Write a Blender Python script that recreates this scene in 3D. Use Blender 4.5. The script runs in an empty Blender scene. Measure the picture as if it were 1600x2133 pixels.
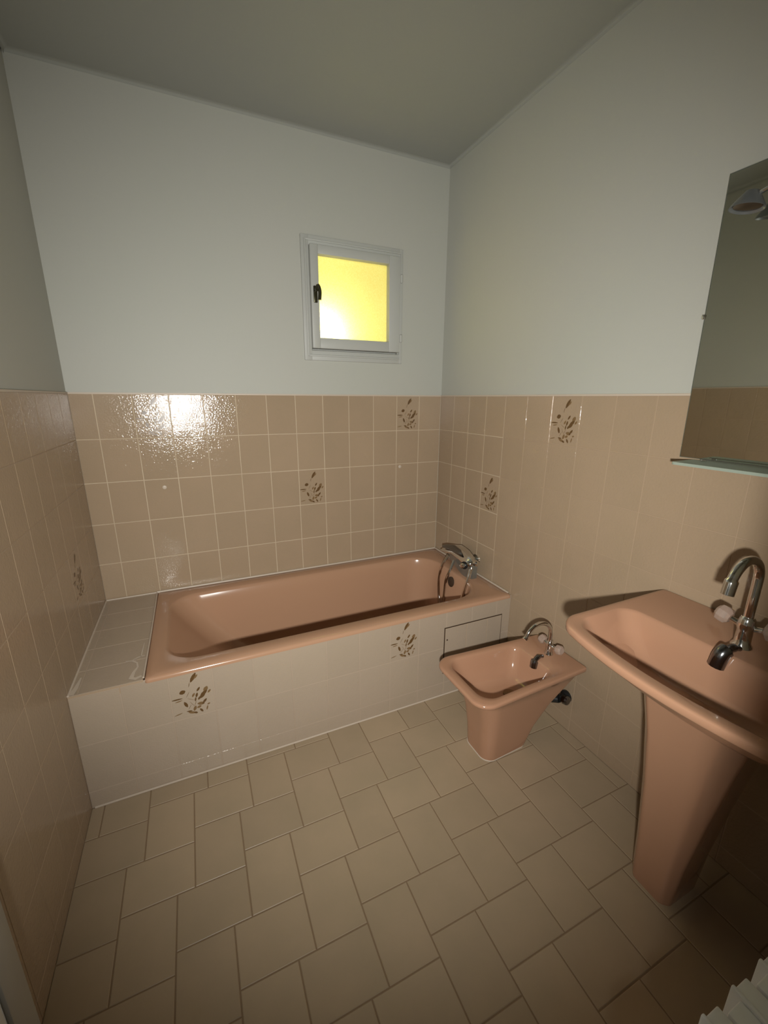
import bpy, bmesh, math, random
from mathutils import Vector, Matrix
random.seed(7)
S = bpy.context.scene
C = S.collection
PI = math.pi

# ------------------------------------------------------------------ camera
# right wall x=0, back wall y=0, floor z=0; the room extends to -x and -y
TOP = 1.4674                       # upper edge of the wall tiling
XL, YF, ZC = -1.890, -2.250, 2.665 # left wall, front wall, ceiling
cam = bpy.data.cameras.new('camera')
cam.sensor_fit = 'HORIZONTAL'; cam.sensor_width = 36.0
cam.lens = 869.36 * 36.0 / 1600.0
cam.clip_start = 0.01
co = bpy.data.objects.new('camera', cam); C.objects.link(co)
yaw, pitch, roll = 0.4257, 0.2657, 0.0051
fwd = Vector((math.sin(yaw)*math.cos(pitch), math.cos(yaw)*math.cos(pitch), -math.sin(pitch)))
right = Vector((math.cos(yaw), -math.sin(yaw), 0)); upv = right.cross(fwd)
r2 = right*math.cos(roll) + upv*math.sin(roll); u2 = r2.cross(fwd)
M = Matrix((r2, u2, -fwd)).transposed().to_4x4()
M.translation = Vector((-1.4131, -2.2787, TOP-0.0138))
co.matrix_world = M
S.camera = co

# ------------------------------------------------------------------ light
S.view_settings.view_transform = 'Standard'
S.view_settings.look = 'None'
S.view_settings.exposure = 0.08
S.view_settings.gamma = 1.0
S.view_settings.use_curve_mapping = False
w = bpy.data.worlds.new('world'); S.world = w; w.use_nodes = True
w.node_tree.nodes['Background'].inputs[0].default_value = (0.85, 0.95, 1.0, 1)
w.node_tree.nodes['Background'].inputs[1].default_value = 0.07

def lamp(name, kind, loc, target, power, color, size, **kw):
    l = bpy.data.lights.new(name, kind); l.energy = power; l.color = color
    if kind == 'AREA':
        l.shape = 'DISK'; l.size = size
    else:
        l.shadow_soft_size = size
    for k, v in kw.items(): setattr(l, k, v)
    o = bpy.data.objects.new(name, l); C.objects.link(o)
    o.location = loc
    o.rotation_euler = (Vector(target)-Vector(loc)).to_track_quat('-Z', 'Y').to_euler()
    return o
# hand torch held beside the phone, in the doorway
lamp('torch', 'SPOT', (-1.51, -2.42, 1.365), (-0.45, 0.0, 1.05), 170, (0.99, 0.985, 0.935), 0.025,
     spot_size=math.radians(115), spot_blend=1.0)
# daylight behind the obscured window, brightest low on its left side
lamp('daylight_glow', 'POINT', (-0.748, 0.095, TOP+0.31), (-0.7, 0, TOP+0.3), 7, (0.90, 0.95, 1.0), 0.03)
lamp('daylight_soft', 'AREA', (-0.55, 0.9, TOP+0.6), (-0.56, 0, TOP+0.48), 5.6, (1.0, 0.98, 0.9), 0.5)

# ------------------------------------------------------------------ materials
def mat(name, col, rough=0.5, metal=0.0, bump=None, var=None, spec=0.5, trans=0.0, ior=1.45, coat=0.0, attr=None):
    m = bpy.data.materials.new(name); m.use_nodes = True
    nt = m.node_tree; N = nt.nodes; L = nt.links
    b = N['Principled BSDF']
    b.inputs['Base Color'].default_value = (*col, 1)
    b.inputs['Roughness'].default_value = rough
    b.inputs['Metallic'].default_value = metal
    b.inputs['Specular IOR Level'].default_value = spec
    b.inputs['Transmission Weight'].default_value = trans
    b.inputs['IOR'].default_value = ior
    b.inputs['Coat Weight'].default_value = coat
    tc = N.new('ShaderNodeTexCoord')
    last = None
    if var:
        scale, amt, tint = var
        n = N.new('ShaderNodeTexNoise'); n.inputs['Scale'].default_value = scale
        n.inputs['Detail'].default_value = 5; L.new(tc.outputs['Object'], n.inputs['Vector'])
        mr = N.new('ShaderNodeMapRange'); mr.inputs[1].default_value = .3; mr.inputs[2].default_value = .7
        L.new(n.outputs['Fac'], mr.inputs[0])
        mx = N.new('ShaderNodeMix'); mx.data_type = 'RGBA'
        mx.inputs[6].default_value = (*col, 1)
        mx.inputs[7].default_value = (*[c*(1-amt)+t*amt for c, t in zip(col, tint)], 1)
        L.new(mr.outputs[0], mx.inputs[0]); last = mx.outputs[2]
    if attr:
        a = N.new('ShaderNodeAttribute'); a.attribute_name = 'tint'
        mr = N.new('ShaderNodeMapRange'); mr.inputs[3].default_value = 1-attr; mr.inputs[4].default_value = 1+attr
        L.new(a.outputs['Fac'], mr.inputs[0])
        vm = N.new('ShaderNodeVectorMath'); vm.operation = 'SCALE'
        if last: L.new(last, vm.inputs[0])
        else: vm.inputs[0].default_value = col
        L.new(mr.outputs[0], vm.inputs['Scale']); last = vm.outputs[0]
    if last: L.new(last, b.inputs['Base Color'])
    if bump:
        h = None
        for (scale, strength, dist) in bump:
            n = N.new('ShaderNodeTexNoise'); n.inputs['Scale'].default_value = scale
            n.inputs['Detail'].default_value = 3; L.new(tc.outputs['Object'], n.inputs['Vector'])
            bp = N.new('ShaderNodeBump'); bp.inputs['Strength'].default_value = strength
            bp.inputs['Distance'].default_value = dist
            L.new(n.outputs['Fac'], bp.inputs['Height'])
            if h: L.new(h, bp.inputs['Normal'])
            h = bp.outputs['Normal']
        L.new(h, b.inputs['Normal'])
    return m

M_paint  = mat('wall_paint', (.462,.455,.410), .6, var=(1.3,.5,(.430,.447,.388)), bump=[(90,.15,.002)])
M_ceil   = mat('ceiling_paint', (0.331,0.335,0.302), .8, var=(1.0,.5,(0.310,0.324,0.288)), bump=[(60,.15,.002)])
M_tile   = mat('wall_tile_glaze', (0.374,0.274,0.184), .06, var=(5,.6,(0.338,0.256,0.169)), bump=[(130,.48,.0018),(14,.30,.004)], spec=.55, attr=.02)
M_grout  = mat('wall_grout', (0.562,0.454,0.324), .8, var=(3.0,.7,(0.432,0.331,0.230)))
M_grout2 = mat('tile_toned_grout', (0.382,0.277,0.184), .7)  # close to the tile colour, so the joints hardly show
M_apron  = mat('apron_tile_glaze', (0.403,0.320,0.245), .10, var=(4,.6,(0.374,0.302,0.220)), bump=[(190,.45,.0015),(14,.2,.004)], spec=.7, attr=.015)
M_grout3 = mat('apron_grout', (0.410,0.317,0.238), .8)
M_caulk  = mat('white_sealant', (0.533,0.446,0.360), .45)
M_leaf1  = mat('flower_brown', (0.115,0.061,0.022), .3)
M_leaf2  = mat('flower_ochre', (0.187,0.112,0.050), .3)
M_floor  = mat('floor_tile', (.395,.298,.198), .42, var=(6,.8,(.345,.268,.176)), bump=[(60,.2,.0015)], attr=.05)
M_fgrout = mat('floor_grout', (.235,.160,.095), .9)
M_pink   = mat('pink_ceramic', (0.418,0.223,0.137), .12, var=(2.5,.4,(0.418,0.245,0.151)), coat=.3)
M_tub    = mat('pink_enamel', (0.432,0.248,0.155), .16, var=(2.5,.4,(0.418,0.252,0.151)), coat=.2)
M_chrome = mat('chrome', (.75,.75,.74), .10, 1.0)
M_dchrome= mat('dark_chrome', (.22,.22,.23), .18, 1.0)
M_satin  = mat('satin_grey_metal', (.30,.31,.29), .32, .8)
M_black  = mat('black_plastic', (.012,.012,.012), .35)
M_dark   = mat('drain_hole', (.05,.03,.018), .5)
M_drain  = mat('tarnished_drain', (.20,.13,.07), .35, .6)
M_bronze = mat('bronze_handle', (.06,.055,.03), .3, .7)
M_wood   = mat('window_paint', (0.432,0.432,0.403), .45, var=(3,.5,(0.446,0.461,0.418)))
M_acryl  = mat('clear_acrylic', (0.612,0.475,0.396), .12, trans=.55, ior=1.45)
M_door   = mat('door_paint', (0.446,0.439,0.410), .35)
M_rad    = mat('radiator_lit_panel_enamel', (.84,.86,.87), .35)
M_radgap = mat('radiator_gap_shade', (.03,.03,.03), .7)  # near-black manifold colour, painting in the shade between the sections
M_frost  = mat('frosted_glass', (0.446,0.518,0.432), .35, trans=.35, ior=1.45)
M_shade  = mat('lamp_grey_metal', (.20,.21,.21), .3, .5)
M_mirror = mat('mirror_silver', (.80,.82,.75), .02, 1.0)
M_medge  = mat('mirror_edge', (.10,.12,.10), .3)
M_hall   = mat('hall_paint', (.5,.48,.42), .8)
# obscured yellow glass: translucent, pebbled
M_pane = bpy.data.materials.new('yellow_obscured_glass'); M_pane.use_nodes = True
nt = M_pane.node_tree; N = nt.nodes; L = nt.links
for n in list(N): N.remove(n)
out = N.new('ShaderNodeOutputMaterial'); tr = N.new('ShaderNodeBsdfTranslucent'); gl = N.new('ShaderNodeBsdfGlossy')
gl.inputs['Roughness'].default_value = .25; mxs = N.new('ShaderNodeMixShader'); mxs.inputs[0].default_value = .06
tc = N.new('ShaderNodeTexCoord'); nz = N.new('ShaderNodeTexNoise'); nz.inputs['Scale'].default_value = 190; nz.inputs['Detail'].default_value = 4
mr = N.new('ShaderNodeMapRange'); mr.inputs[1].default_value = .35; mr.inputs[2].default_value = .65
mc = N.new('ShaderNodeMix'); mc.data_type = 'RGBA'; mc.inputs[6].default_value = (.97,.87,.40,1); mc.inputs[7].default_value = (1.0,.95,.54,1)
L.new(tc.outputs['Object'], nz.inputs['Vector']); L.new(nz.outputs['Fac'], mr.inputs[0]); L.new(mr.outputs[0], mc.inputs[0])
L.new(mc.outputs[2], tr.inputs['Color']); L.new(tr.outputs[0], mxs.inputs[1]); L.new(gl.outputs[0], mxs.inputs[2]); L.new(mxs.outputs[0], out.inputs[0])

# ------------------------------------------------------------------ helpers
def finish(name, bm, mats, parent=None, smooth=True, angle=35, **props):
    if not isinstance(mats, (list, tuple)): mats = [mats]
    bmesh.ops.recalc_face_normals(bm, faces=bm.faces) if props.pop('recalc', True) else None
    me = bpy.data.meshes.new(name); bm.to_mesh(me); bm.free()
    for m in mats: me.materials.append(m)
    if smooth:
        me.shade_smooth()
        try: me.set_sharp_from_angle(angle=math.radians(angle))
        except Exception: pass
    o = bpy.data.objects.new(name, me); C.objects.link(o)
    if parent:
        o.parent = parent; o.matrix_parent_inverse = Matrix.Translation(-Vector(world_loc(parent)))
    for k, v in props.items(): o[k] = v
    return o
def world_loc(o):
    return o.location if o.type == 'EMPTY' else (0, 0, 0)
def thing(name, loc, label, cat, **props):
    o = bpy.data.objects.new(name, None); C.objects.link(o); o.location = loc
    o.empty_display_size = .05
    o['label'] = label; o['category'] = cat
    for k, v in props.items(): o[k] = v
    return o
def box(bm, x0, x1, y0, y1, z0, z1, mi=0, bev=0, seg=2):
    vs = [bm.verts.new(p) for p in ((x0,y0,z0),(x1,y0,z0),(x1,y1,z0),(x0,y1,z0),(x0,y0,z1),(x1,y0,z1),(x1,y1,z1),(x0,y1,z1))]
    fs = [bm.faces.new([vs[i] for i in f]) for f in ((3,2,1,0),(4,5,6,7),(0,1,5,4),(1,2,6,5),(2,3,7,6),(3,0,4,7))]
    for f in fs: f.material_index = mi
    if bev:
        es = list({e for f in fs for e in f.edges})
        r = bmesh.ops.bevel(bm, geom=es, offset=bev, segments=seg, profile=.5, affect='EDGES')
        for f in r['faces']: f.material_index = mi
def loft(bm, rings, cap0=True, cap1=True, mi=0, closed=True):
    R = [[bm.verts.new(p) for p in r] for r in rings]
    n = len(R[0])
    for a, b in zip(R, R[1:]):
        for i in range(n if closed else n-1):
            f = bm.faces.new((a[i], a[(i+1) % n], b[(i+1) % n], b[i])); f.material_index = mi
    if cap0: f = bm.faces.new(R[0][::-1]); f.material_index = mi
    if cap1: f = bm.faces.new(R[-1]); f.material_index = mi
    return R
def smooth_path(pts, n=8):
    pts = [Vector(p) for p in pts]; P = [2*pts[0]-pts[1]] + pts + [2*pts[-1]-pts[-2]]; out = []
    for i in range(1, len(P)-2):
        for k in range(n):
            t = k/n; a, b, c, d = P[i-1:i+3]
            out.append(.5*((2*b)+(c-a)*t+(2*a-5*b+4*c-d)*t*t+(3*b-a-3*c+d)*t**3))
    out.append(pts[-1]); return out
def tube(bm, path, r, n=12, mi=0, cap=True):
    """r: number or list of radii along the path"""
    path = [Vector(p) for p in path]; rings = []; up = None
    for i, p in enumerate(path):
        t = (path[min(i+1, len(path)-1)]-path[max(i-1, 0)]).normalized()
        if up is None: up = t.orthogonal().normalized()
        up = (up - t*up.dot(t)).normalized(); s = t.cross(up)
        rr = r[i] if isinstance(r, (list, tuple)) else r
        rings.append([p+up*(rr*math.cos(2*PI*k/n))+s*(rr*math.sin(2*PI*k/n)) for k in range(n)])
    loft(bm, rings, cap, cap, mi)
def lathe(bm, prof, origin, axis=(0,0,1), n=24, mi=0):
    """prof: (radius, height) along axis"""
    a = Vector(axis).normalized(); u = a.orthogonal().normalized(); v = a.cross(u); o = Vector(origin)
    loft(bm, [[o+a*h+u*(max(r,1e-4)*math.cos(2*PI*k/n))+v*(max(r,1e-4)*math.sin(2*PI*k/n)) for k in range(n)] for r, h in prof], True, True, mi)
def rpoly(pts, z, k=6, m=6):
    """pts: (x, y, radius) counter-clockwise; rounded polygon ring with fixed topology"""
    n = len(pts); segs = []
    for i in range(n):
        p = Vector(pts[i][:2]); a = Vector(pts[i-1][:2]); b = Vector(pts[(i+1) % n][:2]); r = pts[i][2]
        da = (a-p).normalized(); db = (b-p).normalized()
        half = da.angle(db)/2; d = r/math.tan(half)
        cen = p+(da+db).normalized()*(r/math.sin(half))
        s = p+da*d; e = p+db*d
        a0 = math.atan2(s.y-cen.y, s.x-cen.x); a1 = math.atan2(e.y-cen.y, e.x-cen.x)
        dlt = (a1-a0+PI) % (2*PI)-PI
        segs.append([(cen.x+r*math.cos(a0+dlt*j/k), cen.y+r*math.sin(a0+dlt*j/k)) for j in range(k+1)])
    out = []
    for i in range(n):
        out += segs[i]
        s = segs[i][-1]; e = segs[(i+1) % n][0]
        out += [(s[0]+(e[0]-s[0])*j/m, s[1]+(e[1]-s[1])*j/m) for j in range(1, m)]
    return [Vector((x, y, z)) for x, y in out]

# tiled surface: grout bed plus individually bevelled tiles
TL = 'tint'
def tiled(bm, O, U, V, Nn, u0, u1, v0, v1, ou, ov, tw, th, mi_tile, mi_grout, g=.003, hgt=.0012, holes=()):
    O, U, V, Nn = map(Vector, (O, U, V, Nn))
    lay = bm.faces.layers.float.get(TL) or bm.faces.layers.float.new(TL)
    P = lambda u, v, h: O+U*u+V*v+Nn*h
    f = bm.faces.new([bm.verts.new(P(a, b, -hgt*.6)) for a, b in ((u0,v0),(u1,v0),(u1,v1),(u0,v1))]); f.material_index = mi_grout
    i = math.floor((u0-ou)/tw)
    while ou+i*tw < u1-1e-6:
        j = math.floor((v0-ov)/th)
        while ov+j*th < v1-1e-6:
            a0, a1 = max(u0, ou+i*tw+g/2), min(u1, ou+(i+1)*tw-g/2)
            b0, b1 = max(v0, ov+j*th+g/2), min(v1, ov+(j+1)*th-g/2)
            if a1-a0 > .004 and b1-b0 > .004:
                tile(bm, P, a0, a1, b0, b1, hgt, mi_tile, lay)
            j += 1
        i += 1
def tile(bm, P, a0, a1, b0, b1, hgt, mi, lay, ins=.0012):
    t = random.random(); tl = [(random.random()-.5)*.0005 for _ in range(4)]
    lo = [bm.verts.new(P(a, b, -hgt)) for a, b in ((a0,b0),(a1,b0),(a1,b1),(a0,b1))]
    hi = [bm.verts.new(P(a, b, 0)) for a, b in ((a0+ins,b0+ins),(a1-ins,b0+ins),(a1-ins,b1-ins),(a0+ins,b1-ins))]
    fs = [bm.faces.new(hi)]+[bm.faces.new((lo[k], lo[(k+1) % 4], hi[(k+1) % 4], hi[k])) for k in range(4)]
    for f in fs: f.material_index = mi; f[lay] = t

# flower motif printed on some tiles (u, v in 0..1 of the tile)
LEAF = [(770,435,230,75,60,0),(820,430,120,40,50,1),(685,560,110,12,75,0),(550,680,120,95,20,0),(440,800,210,32,0,0),(465,845,140,24,8,1),
 (585,940,150,60,-70,0),(840,690,110,45,55,0),(740,785,100,45,60,1),(800,800,110,45,75,0),(975,720,130,85,60,1),(930,795,180,75,40,0),
 (1035,780,90,45,50,1),(890,850,150,65,30,0),(770,880,100,32,80,0),(840,875,80,45,60,0),(860,990,140,75,-10,1),(935,955,120,50,50,0),
 (900,1000,45,45,0,0),(740,1060,120,60,70,1),(635,1090,110,30,-5,0),(680,1130,150,55,-20,1),(745,1150,80,45,-30,0),(855,1130,105,45,-60,0),
 (820,1050,90,55,20,1),(965,1110,110,30,75,1),(1000,1035,60,35,20,1),(430,1105,160,22,12,1),(640,750,150,8,60,0),(690,860,160,8,-30,1),(700,960,170,8,-60,1),
 (650,1010,130,8,60,0),(760,960,120,10,70,1)]
def motif(bm, P, a0, b0, w, h, mi0, mi1, lift=.0003, mir=False):
    for k, (px, py, ln, wd, ang, c) in enumerate(LEAF):
        cx, cy = (px-330)/800, 1-(py-290)/930
        if mir: cx = 1-cx
        an = math.radians(ang if not mir else 180-ang); ca, sa = math.cos(an), math.sin(an)
        vs = []
        m = 10
        for j in range(m):
            t = 2*PI*j/m; x = math.cos(t)*ln/2/800; y = math.sin(t)*wd/2/800*(abs(math.sin(t))**.5)
            xx, yy = x*ca-y*sa, x*sa+y*ca
            u = min(max(a0+(cx+xx)*w, a0+.002), a0+w-.002); v = min(max(b0+cy*h+yy*w, b0+.002), b0+h-.002)
            vs.append(bm.verts.new(P(u, v, lift+k*4e-6)))
        f = bm.faces.new(vs); f.material_index = mi1 if c else mi0

# ================================================================== SETTING
# ---- floor: herringbone of 20 x 15 cm tiles
bm = bmesh.new(); lay = bm.faces.layers.float.new(TL)
box(bm, XL-.1, .1, -3.0, .12, -.10, -.0012, 1)
Pf = lambda u, v, h: Vector((u, v, h))
fx0, fx1, fy0, fy1 = XL, 0, YF-.15, -.76
g = .0035; q = .05
for a in range(-30, 30):
    for b in range(-30, 30):
        ox = -1.25+(3*a+4*b)*q; oy = -1.29+(-3*a+4*b)*q
        for (x0, x1, y0, y1) in ((ox, ox+4*q, oy, oy+3*q), (ox+4*q, ox+7*q, oy, oy+4*q)):
            x0, x1, y0, y1 = max(x0+g/2, fx0), min(x1-g/2, fx1), max(y0+g/2, fy0), min(y1-g/2, fy1)
            if x1-x0 > .006 and y1-y0 > .006: tile(bm, Pf, x0, x1, y0, y1, .0012, 0, lay, .0015)
finish('floor', bm, [M_floor, M_fgrout], kind='structure', smooth=False)

# ---- ceiling with a coved edge
bm = bmesh.new()
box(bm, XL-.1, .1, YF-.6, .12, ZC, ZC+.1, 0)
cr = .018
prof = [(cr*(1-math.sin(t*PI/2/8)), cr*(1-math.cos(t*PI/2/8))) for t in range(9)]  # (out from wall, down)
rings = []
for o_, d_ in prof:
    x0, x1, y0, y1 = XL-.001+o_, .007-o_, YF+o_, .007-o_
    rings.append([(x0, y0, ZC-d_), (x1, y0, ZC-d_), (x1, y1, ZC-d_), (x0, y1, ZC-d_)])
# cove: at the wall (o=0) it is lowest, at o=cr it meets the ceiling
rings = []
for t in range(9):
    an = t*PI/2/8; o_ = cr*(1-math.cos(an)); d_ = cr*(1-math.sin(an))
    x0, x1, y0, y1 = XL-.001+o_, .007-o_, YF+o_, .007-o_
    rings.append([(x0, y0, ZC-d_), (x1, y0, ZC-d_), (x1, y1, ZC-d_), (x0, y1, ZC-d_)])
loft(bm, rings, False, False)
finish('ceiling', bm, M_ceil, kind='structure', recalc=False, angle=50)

# ---- walls
WX0, WX1, WZ0, WZ1 = -.838, -.275, TOP+.178, TOP+.760      # window casing
GX0, GX1, GZ0, GZ1 = -.80, -.30, TOP+.222, TOP+.722        # opening in the wall
TUBZ = .4814
# back wall
bm = bmesh.new(); bm.faces.layers.float.new(TL)
for (x0, x1, z0, z1) in ((XL-.1, GX0, 0, ZC), (GX1, .1, 0, ZC), (GX0, GX1, 0, GZ0), (GX0, GX1, GZ1, ZC)):
    box(bm, x0, x1, .006, .12, z0, z1, 0)
Ob = (0, 0, TOP)
tiled(bm, Ob, (1,0,0), (0,0,1), (0,-1,0), XL, 0, -1.10, 0, 0, 0, .15, .20, 1, 2)
Pb = lambda u, v, h: Vector((u, -h, TOP+v))
for (a, b) in ((-11, -1), (-2, -1), (-6, -3)): motif(bm, Pb, a*.15, b*.2, .15, .2, 3, 4)
box(bm, XL, 0, -.0015, .006, TOP-.001, TOP+.006, 5)
finish('wall_back', bm, [M_paint, M_tile, M_grout, M_leaf1, M_leaf2, M_caulk], kind='structure', smooth=False)
# right wall
bm = bmesh.new(); bm.faces.layers.float.new(TL)
box(bm, .006, .1, YF-.15, .006, 0, ZC, 0)
tiled(bm, Ob, (0,-1,0), (0,0,1), (-1,0,0), 0, .6, -1.10, 0, 0, 0, .15, .20, 1, 2)
tiled(bm, Ob, (0,-1,0), (0,0,1), (-1,0,0), .6, -YF, -TOP, 0, 0, 0, .15, .20, 1, 6, g=.002)
Pr = lambda u, v, h: Vector((-h, -u, TOP+v))
motif(bm, Pr, .45, -.6, .15, .2, 3, 4); motif(bm, Pr, .90, -.2, .15, .2, 3, 4)
box(bm, -.0015, .006, YF, 0, TOP-.001, TOP+.006, 5)
finish('wall_right', bm, [M_paint, M_tile, M_grout, M_leaf1, M_leaf2, M_caulk, M_grout2], kind='structure', smooth=False)
# left wall
bm = bmesh.new(); bm.faces.layers.float.new(TL)
box(bm, XL-.1, XL-.006, YF-.15, .006, 0, ZC, 0)
tiled(bm, (XL, 0, TOP), (0,-1,0), (0,0,1), (1,0,0), 0, -YF, -TOP, 0, 0, 0, .15, .20, 1, 5, g=.0012)
Pl = lambda u, v, h: Vector((XL+h, -u, TOP+v))
motif(bm, Pl, .30, -.8, .15, .2, 3, 4, mir=True)
box(bm, XL-.006, XL+.0015, YF, 0, TOP-.001, TOP+.006, 4+2)
finish('wall_left', bm, [M_paint, M_tile, M_grout, M_leaf1, M_leaf2, M_grout2, M_caulk], kind='structure', smooth=False)
# front wall, with the doorway the picture is taken from
DX0, DX1 = -1.875, -1.14
bm = bmesh.new()
box(bm, DX1, .1, YF-.15, YF, 0, ZC); box(bm, XL-.1, DX0, YF-.15, YF, 0, ZC); box(bm, DX0, DX1, YF-.15, YF, 2.06, ZC)
finish('wall_front', bm, M_paint, kind='structure', smooth=False)

# ---- window
win = bpy.data.objects.new('window_1', None); C.objects.link(win); win.location = (-.56, 0, TOP+.178); win['kind'] = 'structure'
def frame(bm, x0, x1, z0, z1, l, r, t, b, y0, y1, bev=.003):
    box(bm, x0, x0+l, y0, y1, z0, z1, 0, bev); box(bm, x1-r, x1, y0, y1, z0, z1, 0, bev)
    box(bm, x0+l-.002, x1-r+.002, y0+.0006, y1, z1-t, z1, 0, bev); box(bm, x0+l-.002, x1-r+.002, y0+.0006, y1, z0, z0+b, 0, bev)
bm = bmesh.new()
frame(bm, WX0, WX1, WZ0, WZ1, .040, .020, .045, .050, -.006, .05)
frame(bm, GX0-.005, GX1+.005, GZ0-.005, GZ1+.005, .035, .045, .035, .045, .031, .11, 0)
finish('window_frame', bm, M_wood, win)
bm = bmesh.new()
frame(bm, WX0+.016, WX1-.010, WZ0+.020, WZ1-.016, .010, .008, .010, .010, -.011, .0, .003)
finish('window_molding', bm, M_wood, win)
SX0, SX1, SZ0, SZ1 = -.800, -.293, TOP+.234, TOP+.722
PX0, PX1, PZ0, PZ1 = -.755, -.365, TOP+.290, TOP+.676
bm = bmesh.new()
frame(bm, SX0+.003, SX1-.003, SZ0+.003, SZ1-.003, PX0-SX0-.003, SX1-PX1-.003, SZ1-PZ1-.003, PZ0-SZ0-.003, -.022, .03, .005)
finish('sash', bm, M_wood, win)
bm = bmesh.new(); box(bm, PX0-.01, PX1+.01, .012, .016, PZ0-.01, PZ1+.01)
finish('window_pane', bm, M_pane, win, label='yellow obscured glass pane')
for z in (TOP+.612, TOP+.310):
    bm = bmesh.new(); lathe(bm, [(.004,-.004),(.0075,0),(.0075,.035),(.004,.039)], (SX1+.001, -.022, z-.017), (0,0,1), 12)
    finish('hinge', bm, M_wood, win)
bm = bmesh.new()
box(bm, -.786, -.766, -.027, -.022, TOP+.452, TOP+.530, 0, .004)
lathe(bm, [(.008,0),(.008,.022),(.010,.026),(.010,.034)], (-.776, -.024, TOP+.508), (0,-1,0), 14)
tube(bm, smooth_path([(-.776,-.052,TOP+.508),(-.770,-.055,TOP+.525),(-.762,-.056,TOP+.500),(-.764,-.054,TOP+.460)], 5), [.009]*16, 10)
finish('window_handle', bm, M_bronze, win, label='dark bronze turn handle')
# outside shaft beyond the glass
bm = bmesh.new(); box(bm, -1.6, .5, 1.4, 1.5, .6, 3.2)
finish('wall_courtyard', bm, mat('courtyard_render', (.75,.62,.30), .9, var=(3,.4,(.7,.6,.35))), kind='structure', smooth=False)

# ---- door leaf folded back against the left wall
door = bpy.data.objects.new('door_1', None); C.objects.link(door); door.location = (XL+.025, YF+.01, 0); door['kind'] = 'structure'
dx, y0, y1 = -1.845, YF+.012, -1.444
bm = bmesh.new()
box(bm, dx-.035, dx-.008, y0, y1, .008, 2.045, 0, .002)
box(bm, dx-.010, dx, y0, y0+.075, .008, 2.045, 0, .003); box(bm, dx-.010, dx, y1-.071, y1, .008, 2.045, 0, .003)
for z0_, z1_ in ((.008,.20),(.95,1.06),(1.93,2.045)): box(bm, dx-.010, dx-.0006, y0+.073, y1-.069, z0_, z1_, 0, .003)
finish('door_leaf', bm, M_door, door)
for z0_, z1_ in ((.215,.935),(1.075,1.915)):
    bm = bmesh.new(); box(bm, dx-.009, dx-.003, y0+.085, y1-.080, z0_, z1_, 0, .005)
    finish('door_panel', bm, M_rad, door)  # panel's brighter light put into its colour by the lighter enamel
for z in (.25, 1.8):
    bm = bmesh.new(); lathe(bm, [(.008,0),(.008,.09)], (dx-.016, YF+.008, z), (0,0,1), 12); finish('door_hinge', bm, M_chrome, door)

# hall wall behind the doorway
bm = bmesh.new()
box(bm, -2.7, .3, -4.2, -4.1, 0, ZC); finish('wall_hall', bm, M_hall, kind='structure', smooth=False)

# ================================================================== BATH SURROUND
YT = -.7592
sur = thing('bath_surround', (-.95, -.70, 0), 'beige tiled apron and ledge around the pink bathtub, two flower tiles on its front', 'bath surround')
bm = bmesh.new(); bm.faces.layers.float.new(TL)
box(bm, XL+.0005, -.0005, YT+.0015, YT+.05, 0, TUBZ-.03, 2)
tiled(bm, (XL, YT, TUBZ-.004), (1,0,0), (0,0,1), (0,-1,0), .0005, -XL-.0005, -TUBZ+.004, 0, 0, -.005, .15, .20, 0, 1, g=.002)
Pa = lambda u, v, h: Vector((XL+u, YT-h, TUBZ-.004+v))
motif(bm, Pa, .30, -.205, .15, .2, 3, 4); motif(bm, Pa, 1.20, -.205, .15, .2, 3, 4)
finish('apron', bm, [M_apron, M_grout3, M_grout2, M_leaf1, M_leaf2], sur, smooth=False)
bm = bmesh.new(); bm.faces.layers.float.new(TL)
LX = -1.664
box(bm, XL+.0005, LX-.002, YT+.05, -.001, .30, TUBZ-.0015, 2)
box(bm, XL+.0005, LX-.002, YT+.0005, YT+.052, TUBZ-.035, TUBZ-.0015, 2)
tiled(bm, (XL, 0, TUBZ), (1,0,0), (0,-1,0), (0,0,1), .0005, LX-XL-.003, .001, -YT+.002, .030, .02, .20, .15, 0, 1, g=.0025)
finish('ledge', bm, [M_apron, M_grout3, M_grout2], sur, smooth=False)
bm = bmesh.new()
hx0, hx1, hz0, hz1 = -.395, -.055, .13, .378
bm.faces.layers.float.new(TL)
box(bm, hx0-.004, hx1+.004, YT-.0012, YT+.002, hz0-.004, hz1+.004, 2)
tiled(bm, (hx0, YT-.0035, hz0), (1,0,0), (0,0,1), (0,-1,0), 0, hx1-hx0, 0, hz1-hz0, -.0, .048, .125, .20, 0, 1, g=.0015)
lathe(bm, [(.004,0),(.004,.0015)], (hx0+.012, YT-.0035, .315), (0,-1,0), 12, 2)
finish('access_panel', bm, [M_apron, M_grout2, M_dark], sur, smooth=False)
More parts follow.
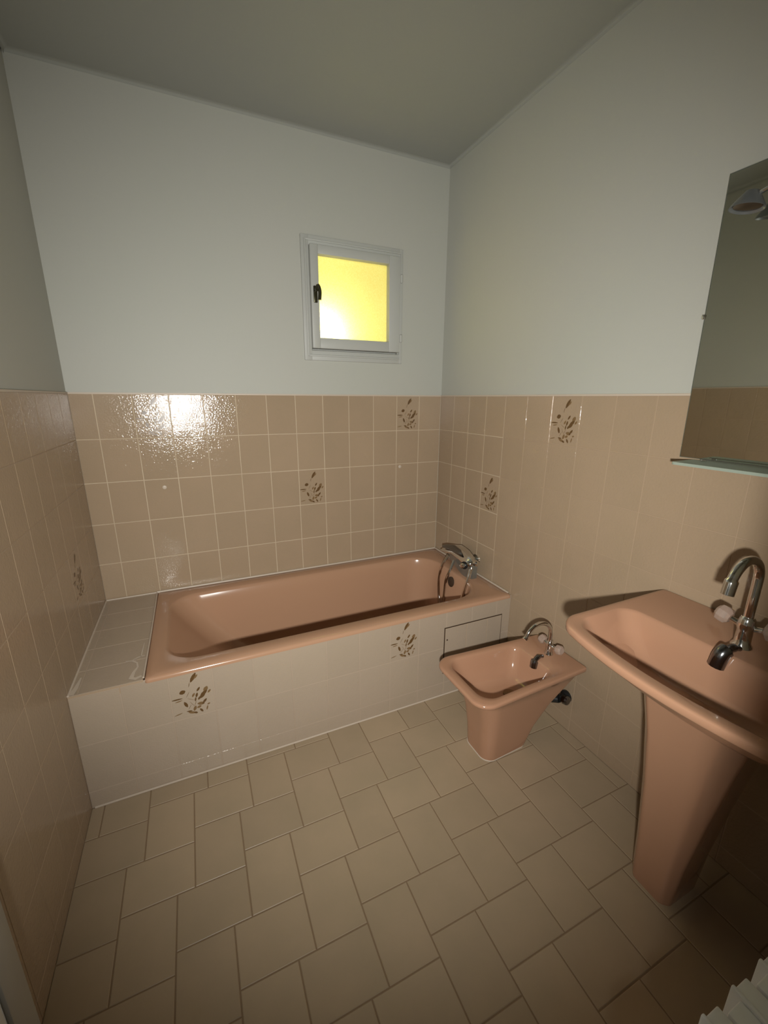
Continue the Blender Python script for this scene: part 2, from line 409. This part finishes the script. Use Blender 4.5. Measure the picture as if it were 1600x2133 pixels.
# sealant: along the walls, the ledge and the floor
bm = bmesh.new()
zz = TUBZ+.003
tube(bm, [(LX, -.007, zz), (-.007, -.007, zz)], .006, 8); tube(bm, [(-.007, -.007, zz), (-.007, YT+.02, zz)], .005, 8)
tube(bm, [(XL+.004, -.007, zz-.002), (LX, -.007, zz-.002)], .004, 8); tube(bm, [(XL+.003, -.007, zz-.003), (XL+.003, YT, zz-.003)], .004, 8)
tube(bm, smooth_path([(LX, -.007, zz-.002), (LX+.001, -.35, zz-.002), (LX-.001, YT+.01, zz-.002)], 8), .0035, 8)
tube(bm, smooth_path([(XL+.01, YT-.002, .003), (-1.6, YT-.003, .004), (-1.0, YT-.002, .003), (-.5, YT-.003, .003), (-.005, YT-.002, .003)], 6), .004, 8)
finish('sealant_bead', bm, M_caulk, sur)
bm = bmesh.new()
def smear(pts, wds, z):
    L_, R_ = [], []
    P_ = [Vector((a, b, 0)) for a, b in pts]
    for i, p in enumerate(P_):
        t = (P_[min(i+1, len(P_)-1)]-P_[max(i-1, 0)]).normalized(); s = Vector((-t.y, t.x, 0))*wds[i]/2
        L_.append(p+s); R_.append(p-s)
    for i in range(len(P_)-1):
        q_ = [L_[i], R_[i], R_[i+1], L_[i+1]]
        f = bm.faces.new([bm.verts.new((v.x, v.y, z+.0012)) for v in q_])
        f = bm.faces.new([bm.verts.new((v.x, v.y, z+.0002)) for v in q_])
smear([(-1.672,-.735),(-1.690,-.745),(-1.705,-.735),(-1.700,-.70),(-1.690,-.67),(-1.695,-.64),(-1.712,-.62),(-1.735,-.615)], [.010,.014,.016,.010,.006,.006,.008,.003], TUBZ)
smear([(-1.712,-.615),(-1.69,-.60),(-1.672,-.60)], [.004,.006,.004], TUBZ)
smear([(-1.685,-.60),(-1.684,-.56),(-1.682,-.50)], [.003,.004,.002], TUBZ)
finish('sealant_smear', bm, M_caulk, sur, smooth=False); bm = bmesh.new()
smear([(-1.880,-.757),(-1.872,-.72),(-1.868,-.66)], [.018,.014,.004], TUBZ)
finish('sealant_smear', bm, M_caulk, sur, smooth=False)

# ================================================================== BATHTUB
tub = thing('bathtub', (-.83, -.38, 0), 'pink enamel bathtub set into the tiled surround under the window', 'bathtub')
def trr(x0, x1, y0, y1, r, z, rr=None): 
    rr = rr or r
    return rpoly([(x0,y0,r),(x1,y0,rr),(x1,y1,rr),(x0,y1,r)], z, 10, 14)
bm = bmesh.new()
e = YT-.006
rings = [trr(LX+.004, -.006, YT+.002, -.006, .010, TUBZ-.0195),
 trr(LX+.001, -.003, e, -.003, .014, TUBZ-.016),
 trr(LX+.001, -.003, e, -.003, .014, TUBZ-.010),
 trr(LX+.003, -.004, e+.003, -.004, .014, TUBZ-.003),
 trr(LX+.009, -.008, e+.009, -.008, .014, TUBZ+.001),
 trr(LX+.030, -.050, e+.040, -.040, .05, TUBZ+.001),
 trr(-1.605, -.108, -.690, -.085, .13, TUBZ, .17),
 trr(-1.598, -.115, -.683, -.092, .13, TUBZ-.004, .17),
 trr(-1.590, -.121, -.677, -.099, .125, TUBZ-.014, .16),
 trr(-1.560, -.130, -.668, -.108, .125, TUBZ-.06, .15),
 trr(-1.470, -.150, -.650, -.125, .12, TUBZ-.18, .13),
 trr(-1.370, -.170, -.635, -.140, .12, TUBZ-.30, .12),
 trr(-1.310, -.195, -.620, -.155, .12, TUBZ-.355, .12),
 trr(-1.250, -.240, -.590, -.185, .11, TUBZ-.383, .11),
 trr(-1.150, -.330, -.530, -.240, .09, TUBZ-.390, .09)]
loft(bm, rings, False, True)
finish('tub_shell', bm, M_tub, tub, angle=60)
bm = bmesh.new(); lathe(bm, [(.030,0),(.030,.003),(.024,.006)], (-.30, -.385, TUBZ-.389), (0,0,1)); finish('tub_drain', bm, M_chrome, tub)
bm = bmesh.new(); lathe(bm, [(.030,-.004),(.030,.004),(.025,.007),(.010,.008)], (-.129, -.400, .424), (-1,0,.08), 24)
finish('overflow', bm, M_dark, tub, label='dark overflow hole')

# bath mixer with hand shower, on the right wall over the tub end
mix = thing('bath_mixer_tap', (-.03, -.38, .56), 'chrome bath mixer with hand shower and hose at the right end of the bathtub', 'bath tap')
bm = bmesh.new()   # long flat body
rings = []
for t, hw, hh in ((0,.010,.004),(.06,.024,.010),(.2,.036,.016),(.45,.042,.021),(.7,.040,.023),(.88,.034,.022),(.96,.024,.018),(1,.010,.010)):
    c = Vector((-.088+.012*math.sin(t*PI), -.222-.315*t, .560+.050*math.sin(min(1, t*1.25)*PI*.72)-.020*t*t))
    rings.append([c+Vector((hw*math.cos(a)*1.0, 0, hh*math.sin(a)-hw*math.cos(a)*-.35)) for a in [2*PI*k/20 for k in range(20)]])
loft(bm, rings)
finish('mixer_body', bm, M_chrome, mix, angle=60)
bm = bmesh.new()   # lower skirt towards the wall
rings = []
for t, w_, z0_, z1_ in ((0,.014,.545,.578),(.25,.026,.515,.59),(.6,.030,.485,.60),(.9,.028,.462,.59),(1,.018,.475,.57)):
    y_ = -.262-.262*t
    rings.append([(-.062-w_, y_, z0_+.004), (-.062+w_, y_, z0_), (-.062+w_, y_, z1_), (-.062-w_, y_, z1_)])
loft(bm, rings)
bmesh.ops.bevel(bm, geom=list(bm.edges), offset=.004, segments=2, affect='EDGES')
finish('mixer_underside', bm, M_satin, mix)
bm = bmesh.new()   # dark glossy lever face
rings = []
for t, hw in ((0,.004),(.15,.016),(.5,.021),(.85,.016),(1,.004)):
    c = Vector((-.110, -.262-.20*t, .598+.032*math.sin(t*PI*.75)-.010*t))
    rings.append([c+Vector((hw*math.cos(a), 0, .006*math.sin(a)+hw*math.cos(a)*.45)) for a in [2*PI*k/14 for k in range(14)]])
loft(bm, rings); finish('shower_head', bm, M_dchrome, mix, label='dark oval face of the hand shower', angle=60)
bm = bmesh.new(); lathe(bm, [(.020,0),(.022,.006),(.020,.012)], (-.112, -.500, .563), (-1,-.35,.15), 20); finish('diverter_ring', bm, M_black, mix)
bm = bmesh.new(); lathe(bm, [(.013,0),(.015,.008),(.014,.026),(.009,.031)], (-.116, -.502, .564), (-1,-.35,.15), 16); finish('diverter_knob', bm, M_chrome, mix)
bm = bmesh.new(); lathe(bm, [(.012,0),(.017,.006),(.016,.024),(.010,.030)], (-.075, -.535, .585), (0,-1,.1), 16); finish('temperature_knob', bm, M_chrome, mix)
for y_ in (-.31, -.45):
    bm = bmesh.new(); lathe(bm, [(.028,0),(.028,.006),(.015,.012),(.013,.065)], (-.0005, y_, .565), (-1,0,0), 20); finish('wall_union', bm, M_chrome, mix)
bm = bmesh.new()
tube(bm, smooth_path([(-.12,-.345,.570),(-.155,-.335,.50),(-.165,-.325,.43),(-.165,-.325,.35),(-.170,-.350,.25),(-.185,-.39,.17),(-.20,-.44,.125),(-.20,-.49,.17),(-.165,-.525,.30),(-.145,-.545,.42),(-.125,-.55,.50),(-.105,-.54,.555)], 10), .0078, 10)
finish('shower_hose', bm, M_chrome, mix)
bm = bmesh.new()
tube(bm, smooth_path([(-.10,-.375,.545),(-.135,-.385,.48),(-.150,-.375,.42),(-.150,-.365,.34),(-.158,-.37,.25),(-.17,-.40,.17),(-.185,-.45,.118)], 10), .0078, 10)
finish('shower_hose', bm, M_chrome, mix)
bm = bmesh.new()
tube(bm, smooth_path([(-.092,-.535,.56),(-.120,-.548,.49),(-.138,-.545,.43),(-.150,-.53,.36)], 10), .009, 12)
finish('hose_cone', bm, M_chrome, mix)

# ================================================================== CERAMICS
def sink_tap(parent, base, reach, top, tip, r, kr, ky, kz, body_r, body_h):
    x, y, z = base
    bm = bmesh.new()
    lathe(bm, [(body_r*1.35,0),(body_r*1.3,.004),(body_r,.012),(body_r*.95,body_h*.55),(body_r*1.15,body_h*.7),(body_r*.9,body_h*.95),(r*1.2,body_h)], (x, y, z), (0,0,1), 24)
    finish('tap_body', bm, M_chrome, parent)
    bm = bmesh.new(); rad = reach/2; cx = x-rad; zc = top-rad
    pts = [(x, y, z+body_h-.005)]
    if zc > z+body_h: pts.append((x, y, (z+body_h+zc)/2))
    pts += [(cx+rad*math.cos(a), y, zc+rad*math.sin(a)) for a in [PI*k/10 for k in range(0, 10)]]
    pts += [(x-reach-.004, y, tip)]
    p = smooth_path(pts, 5); n = len(p)
    tube(bm, p, [r*(1 if i < n-8 else (1.0 if i < n-6 else 1.28)) for i in range(n)], 14)
    finish('spout', bm, M_chrome, parent)
    for s in (1, -1):
        bm = bmesh.new()
        lathe(bm, [(.008,0),(.008,abs(ky)*.5)], (x+.004, y+s*body_r*.5, z+kz*.9), (0,s,.25), 14)
        k_ = finish('tap_stem', bm, M_chrome, parent)
        bm = bmesh.new(); o = (x+.006, y+s*(ky-kr*.7), z+kz)
        lathe(bm, [(kr*.6,0),(kr*.95,kr*.25),(kr,kr*.7),(kr*.95,kr*1.15),(kr*.6,kr*1.45)], o, (0,s,.25), 8)
        finish('tap_knob', bm, M_acryl, parent, label='pale acrylic knob', smooth=False)

# ---- bidet
bid = thing('bidet', (-.30, -1.11, 0), 'pink ceramic bidet on the floor between the bathtub and the washbasin', 'bidet')
yc = -1.110
def bring(x0, x1, h0, h1, r0, r1, z):
    """x0 front end (half width h0), x1 wall end (half width h1)"""
    return rpoly([(x0, yc-h0, r0), (x1, yc-h1, r1), (x1, yc+h1, r1), (x0, yc+h0, r0)], z, 8, 8)
bm = bmesh.new()
rings = [bring(-.452,-.235,.082,.070,.045,.03,0), bring(-.453,-.225,.083,.072,.045,.03,.01), bring(-.458,-.190,.090,.080,.05,.03,.10),
 bring(-.470,-.130,.103,.095,.055,.03,.20), bring(-.492,-.060,.122,.112,.06,.03,.285), bring(-.508,-.025,.134,.120,.065,.02,.330),
 bring(-.545,-.012,.158,.134,.066,.012,.343), bring(-.566,-.008,.168,.140,.070,.010,.351), bring(-.572,-.008,.172,.142,.070,.010,.358),
 bring(-.572,-.008,.172,.142,.070,.010,.365), bring(-.5705,-.009,.1705,.141,.070,.009,.3685), bring(-.567,-.010,.167,.139,.068,.010,.3705), bring(-.560,-.014,.161,.135,.066,.012,.3712),
 bring(-.548,-.080,.150,.130,.064,.030,.3715),
 bring(-.530,-.160,.137,.118,.060,.045,.370), bring(-.526,-.166,.133,.113,.058,.042,.364), bring(-.520,-.172,.128,.108,.056,.040,.350),
 bring(-.500,-.185,.112,.098,.052,.038,.310), bring(-.470,-.200,.092,.082,.050,.036,.270), bring(-.430,-.225,.066,.062,.04,.03,.250), bring(-.385,-.270,.035,.035,.02,.02,.244)]
loft(bm, rings)
finish('bidet_bowl', bm, M_pink, bid, angle=70)
bm = bmesh.new(); lathe(bm, [(.026,0),(.026,.003),(.020,.004)], (-.300, yc-.015, .246), (0,0,1), 20); finish('bidet_drain', bm, M_drain, bid, label='tarnished drain')
bm = bmesh.new()
tube(bm, smooth_path([(-.125,yc-.008,.374),(-.150,yc-.010,.380),(-.172,yc-.012,.366),(-.178,yc-.014,.338)], 5), [.007]*5+[.010]*5+[.016]*6, 12)
finish('overflow_cover', bm, M_dchrome, bid, label='dark chrome overflow cover')
sink_tap(bid, (-.082, yc, .372), .145, .535, .478, .0085, .021, .048, .040, .014, .062)
bm = bmesh.new(); loft(bm, [bring(-.455,-.233,.0845,.0725,.047,.03,.0002), bring(-.455,-.233,.0845,.0725,.047,.03,.002), bring(-.453,-.234,.0832,.071,.046,.03,.0035)])
finish('base_seal', bm, M_caulk, bid)
# angle valve under the bidet
val = thing('angle_valve', (-.02, -1.15, .15), 'black angle valve and trap pipe on the wall under the bidet', 'pipe valve')
bm = bmesh.new(); lathe(bm, [(.028,0),(.028,.008),(.016,.014),(.016,.05)], (-.001, -1.165, .165), (-1,0,0), 18); finish('valve_flange', bm, M_black, val)
bm = bmesh.new(); tube(bm, smooth_path([(-.05,-1.165,.165),(-.065,-1.145,.158),(-.085,-1.11,.14),(-.12,-1.105,.125)], 6), .017, 14); finish('trap_pipe', bm, M_black, val)
bm = bmesh.new(); lathe(bm, [(.012,0),(.020,.004),(.020,.022),(.012,.028)], (-.038, -1.18, .172), (0,-1,.3), 10); finish('valve_knob', bm, M_dchrome, val)
bm = bmesh.new(); lathe(bm, [(.013,0),(.013,.018)], (-.045, -1.150, .180), (0,.2,1), 10); finish('valve_nut', bm, M_chrome, val)

# ---- washbasin
bas = thing('washbasin', (-.28, -1.80, 0), 'large pink pedestal washbasin under the mirror on the right wall', 'washbasin')
by = -1.795; BZ = .832
def wring(xf, xb, wf, wb, rf, rb, z, bow=.0):
    p = rpoly([(xf, by-wf, rf), (xb, by-wb, rb), (xb, by+wb, rb), (xf, by+wf, rf)], z, 8, 14)
    out = []
    for v in p:
        t = max(0., (xb-v.x)/(xb-xf)); t = max(0, (t-.5)*2)
        k = 1-((v.y-by)/max(wf, 1e-3))**2
        out.append(Vector((v.x-bow*t*t*max(0, k), v.y, v.z)))
    return out
bm = bmesh.new()
rings = [wring(-.285,-.12,.095,.09,.03,.03,.655), wring(-.31,-.06,.12,.11,.04,.03,.670), wring(-.36,-.02,.18,.19,.06,.02,.715), wring(-.405,-.004,.235,.25,.06,.012,.755,.025),
 wring(-.440,-.002,.272,.285,.050,.010,.784,.042), wring(-.472,-.002,.300,.306,.052,.008,.803,.052), wring(-.480,-.002,.308,.311,.054,.008,.808,.053),
 wring(-.483,-.002,.311,.313,.055,.008,.813,.053), wring(-.483,-.002,.311,.313,.055,.008,.826,.053), wring(-.4815,-.002,.3095,.312,.055,.008,.8295,.053), wring(-.478,-.004,.306,.310,.054,.009,.8315,.052),
 wring(-.468,-.008,.297,.302,.052,.012,.8312,.050), wring(-.452,-.222,.283,.287,.046,.050,.8290,.048), wring(-.448,-.226,.280,.284,.045,.050,.8275,.047), wring(-.443,-.230,.276,.279,.044,.048,.822,.046),
 wring(-.424,-.248,.252,.252,.045,.048,.775,.040), wring(-.405,-.262,.215,.212,.05,.045,.730,.03), wring(-.388,-.275,.17,.175,.04,.04,.708,.02), wring(-.355,-.300,.10,.10,.02,.02,.702,.0)]
loft(bm, rings)
finish('basin_bowl', bm, M_pink, bas, angle=70)
bm = bmesh.new()
def oring(xf, xb, fh, wh, z):
    c = (wh-fh)
    return rpoly([(xf, by-fh, .02), (xf+c*1.2, by-wh, .02), (xb, by-wh, .012), (xb, by+wh, .012), (xf+c*1.2, by+wh, .02), (xf, by+fh, .02)], z, 5, 4)
by += .034
rings = [oring(-.288,-.14,.042,.060,0), oring(-.289,-.14,.043,.061,.01), oring(-.290,-.135,.048,.070,.15), oring(-.292,-.13,.062,.092,.35), oring(-.300,-.12,.078,.116,.52), oring(-.314,-.11,.094,.138,.64), oring(-.324,-.10,.100,.146,.675)]
by_ped = by; by -= .034
loft(bm, rings)
finish('pedestal', bm, M_pink, bas, angle=60)
bm = bmesh.new(); lathe(bm, [(.030,0),(.030,.004),(.022,.006)], (-.325, by+.005, .703), (0,0,1), 20); finish('basin_drain', bm, M_drain, bas, label='tarnished drain')
bm = bmesh.new()
tube(bm, smooth_path([(-.185,by+.0,.835),(-.212,by+.004,.842),(-.238,by+.010,.830),(-.246,by+.014,.792)], 5), [.007]*4+[.011]*4+[.019]*8, 12)
finish('overflow_cover', bm, M_dchrome, bas, label='dark chrome overflow cover')
sink_tap(bas, (-.155, by+.010, .830), .125, 1.080, 1.003, .011, .024, .055, .060, .018, .085)

# ---- mirror, leaning forward a little
mir = thing('mirror', (0, -1.81, 1.27), 'frameless rectangular mirror on the right wall above the washbasin', 'mirror')
my0, my1, mz0, mz1 = -2.16, -1.455, 1.279, 2.042
def mx(z): return -.006-.017*(z-mz0)
bm = bmesh.new()
loft(bm, [[(mx(mz0)+.004, my0, mz0), (mx(mz0)+.004, my1, mz0), (mx(mz1)+.004, my1, mz1), (mx(mz1)+.004, my0, mz1)],
          [(mx(mz0), my0, mz0), (mx(mz0), my1, mz0), (mx(mz1), my1, mz1), (mx(mz1), my0, mz1)]])
finish('mirror_backing', bm, M_medge, mir, smooth=False)
bm = bmesh.new(); i_ = .0015
loft(bm, [[(mx(mz0)-.0004+d, my0+i_, mz0+i_), (mx(mz0)-.0004+d, my1-i_, mz0+i_), (mx(mz1)-.0004+d, my1-i_, mz1-i_), (mx(mz1)-.0004+d, my0+i_, mz1-i_)] for d in (.0003, 0)])
finish('mirror_glass', bm, M_mirror, mir, smooth=False)
for (y_, z_) in ((my1+.001, TOP+.22), (my0-.001, TOP+.22)):
    bm = bmesh.new(); box(bm, mx(z_)-.004, -.0005, y_-.004, y_+.004, z_-.006, z_+.006, 0, .001); finish('mirror_clip', bm, M_chrome, mir)

# ---- glass shelf
she = thing('glass_shelf', (-.06, -1.80, 1.262), 'narrow frosted glass shelf under the mirror, above the washbasin', 'shelf')
bm = bmesh.new()
sz = 1.268
loft(bm, [rpoly([(-.118,-2.12,.012),(-.004,-2.12,.004),(-.004,-1.497,.004),(-.118,-1.497,.012)], z, 5, 3) for z in (sz, sz+.008)])
finish('shelf_glass', bm, M_frost, she, smooth=False)
for y_ in (-1.54, -2.06):
    bm = bmesh.new(); box(bm, -.024, -.0008, y_-.010, y_+.010, sz-.010, sz-.0002, 0, .002); box(bm, -.034, -.026, y_-.008, y_+.008, sz+.0082, sz+.014, 0, .002)
    finish('shelf_bracket', bm, M_chrome, she)
bm = bmesh.new(); tube(bm, [(-.030,-1.53,sz+.014),(-.030,-2.07,sz+.014)], .0025, 8); finish('shelf_rail', bm, M_chrome, she)

# ---- mirror spotlights
sp = thing('mirror_spotlight', (-.03, -1.60, 1.95), 'small dark oval spotlight on an arm over the top corner of the mirror', 'wall lamp')
bm = bmesh.new(); lathe(bm, [(.026,0),(.026,.008),(.020,.014)], (mx(1.955)-.0008, -1.665, 1.955), (-1,0,0), 20); finish('lamp_base', bm, M_chrome, sp)
bm = bmesh.new(); tube(bm, smooth_path([(-.030, -1.665, 1.955), (-.062, -1.650, 1.958), (-.076, -1.60, 1.955), (-.076, -1.560, 1.946)], 6), .005, 10); finish('lamp_arm', bm, M_chrome, sp)
o = Vector((-.076, -1.548, 1.950)); ax = Vector((-.10, .10, -1)).normalized()
bm = bmesh.new(); lathe(bm, [(.004,-.010),(.014,-.008),(.026,.008),(.036,.024),(.0385,.030),(.037,.030),(.033,.024),(.018,.012)], o, ax, 28)
finish('lamp_shade', bm, M_shade, sp)
bm = bmesh.new(); lathe(bm, [(.010,.006),(.026,.014),(.033,.022),(.030,.026),(.010,.028)], o, ax, 24); finish('bulb', bm, M_dchrome, sp)

# ---- screw plugs on the back wall
for (x, z, lab) in ((-1.566, TOP-.441, 'small white screw plug in the left part of the tiles above the bathtub'), (-.275, TOP-.417, 'small white screw plug in the tiles near the corner above the tub')):
    bm = bmesh.new(); lathe(bm, [(.0095,0),(.0095,.0015),(.006,.003)], (x, -.0002, z), (0,-1,0), 16)
    o = finish('screw_plug', bm, M_caulk); o['label'] = lab; o['category'] = 'plug'

# ---- radiator under the front wall
rad = thing('radiator', (-.62, -2.17, 0), 'white ribbed radiator standing at the lower right beside the washbasin', 'radiator')
x = -.985; step = .0745
while x < -.20:
    bm = bmesh.new()
    box(bm, x+.005, x+.036, -2.212, -2.117, .10, .600, 0, .002)
    box(bm, x-.001, x+.006, -2.212, -2.114, .10, .605, 0, .002)
    box(bm, x+.041, x+.0735, -2.207, -2.128, .10, .600, 0, .002)
    box(bm, x+.030, x+.043, -2.17, -2.160, .12, .50, 0)
    finish('radiator_section', bm, M_rad, rad)
    x += step
bm = bmesh.new(); tube(bm, [(-.99, -2.165, .14), (-.22, -2.165, .14)], .016, 12); tube(bm, [(-.99, -2.165, .54), (-.22, -2.165, .54)], .016, 12)
finish('radiator_manifold', bm, M_radgap, rad)
for x_ in (-.80, -.38):
    bm = bmesh.new(); box(bm, x_-.012, x_+.012, YF+.0005, -2.165, .50, .525, 0); finish('radiator_bracket', bm, M_rad, rad)
for x_ in (-.90, -.30):
    bm = bmesh.new(); box(bm, x_-.012, x_+.012, -2.20, -2.13, .0005, .11, 0)
    finish('radiator_foot', bm, M_rad, rad)
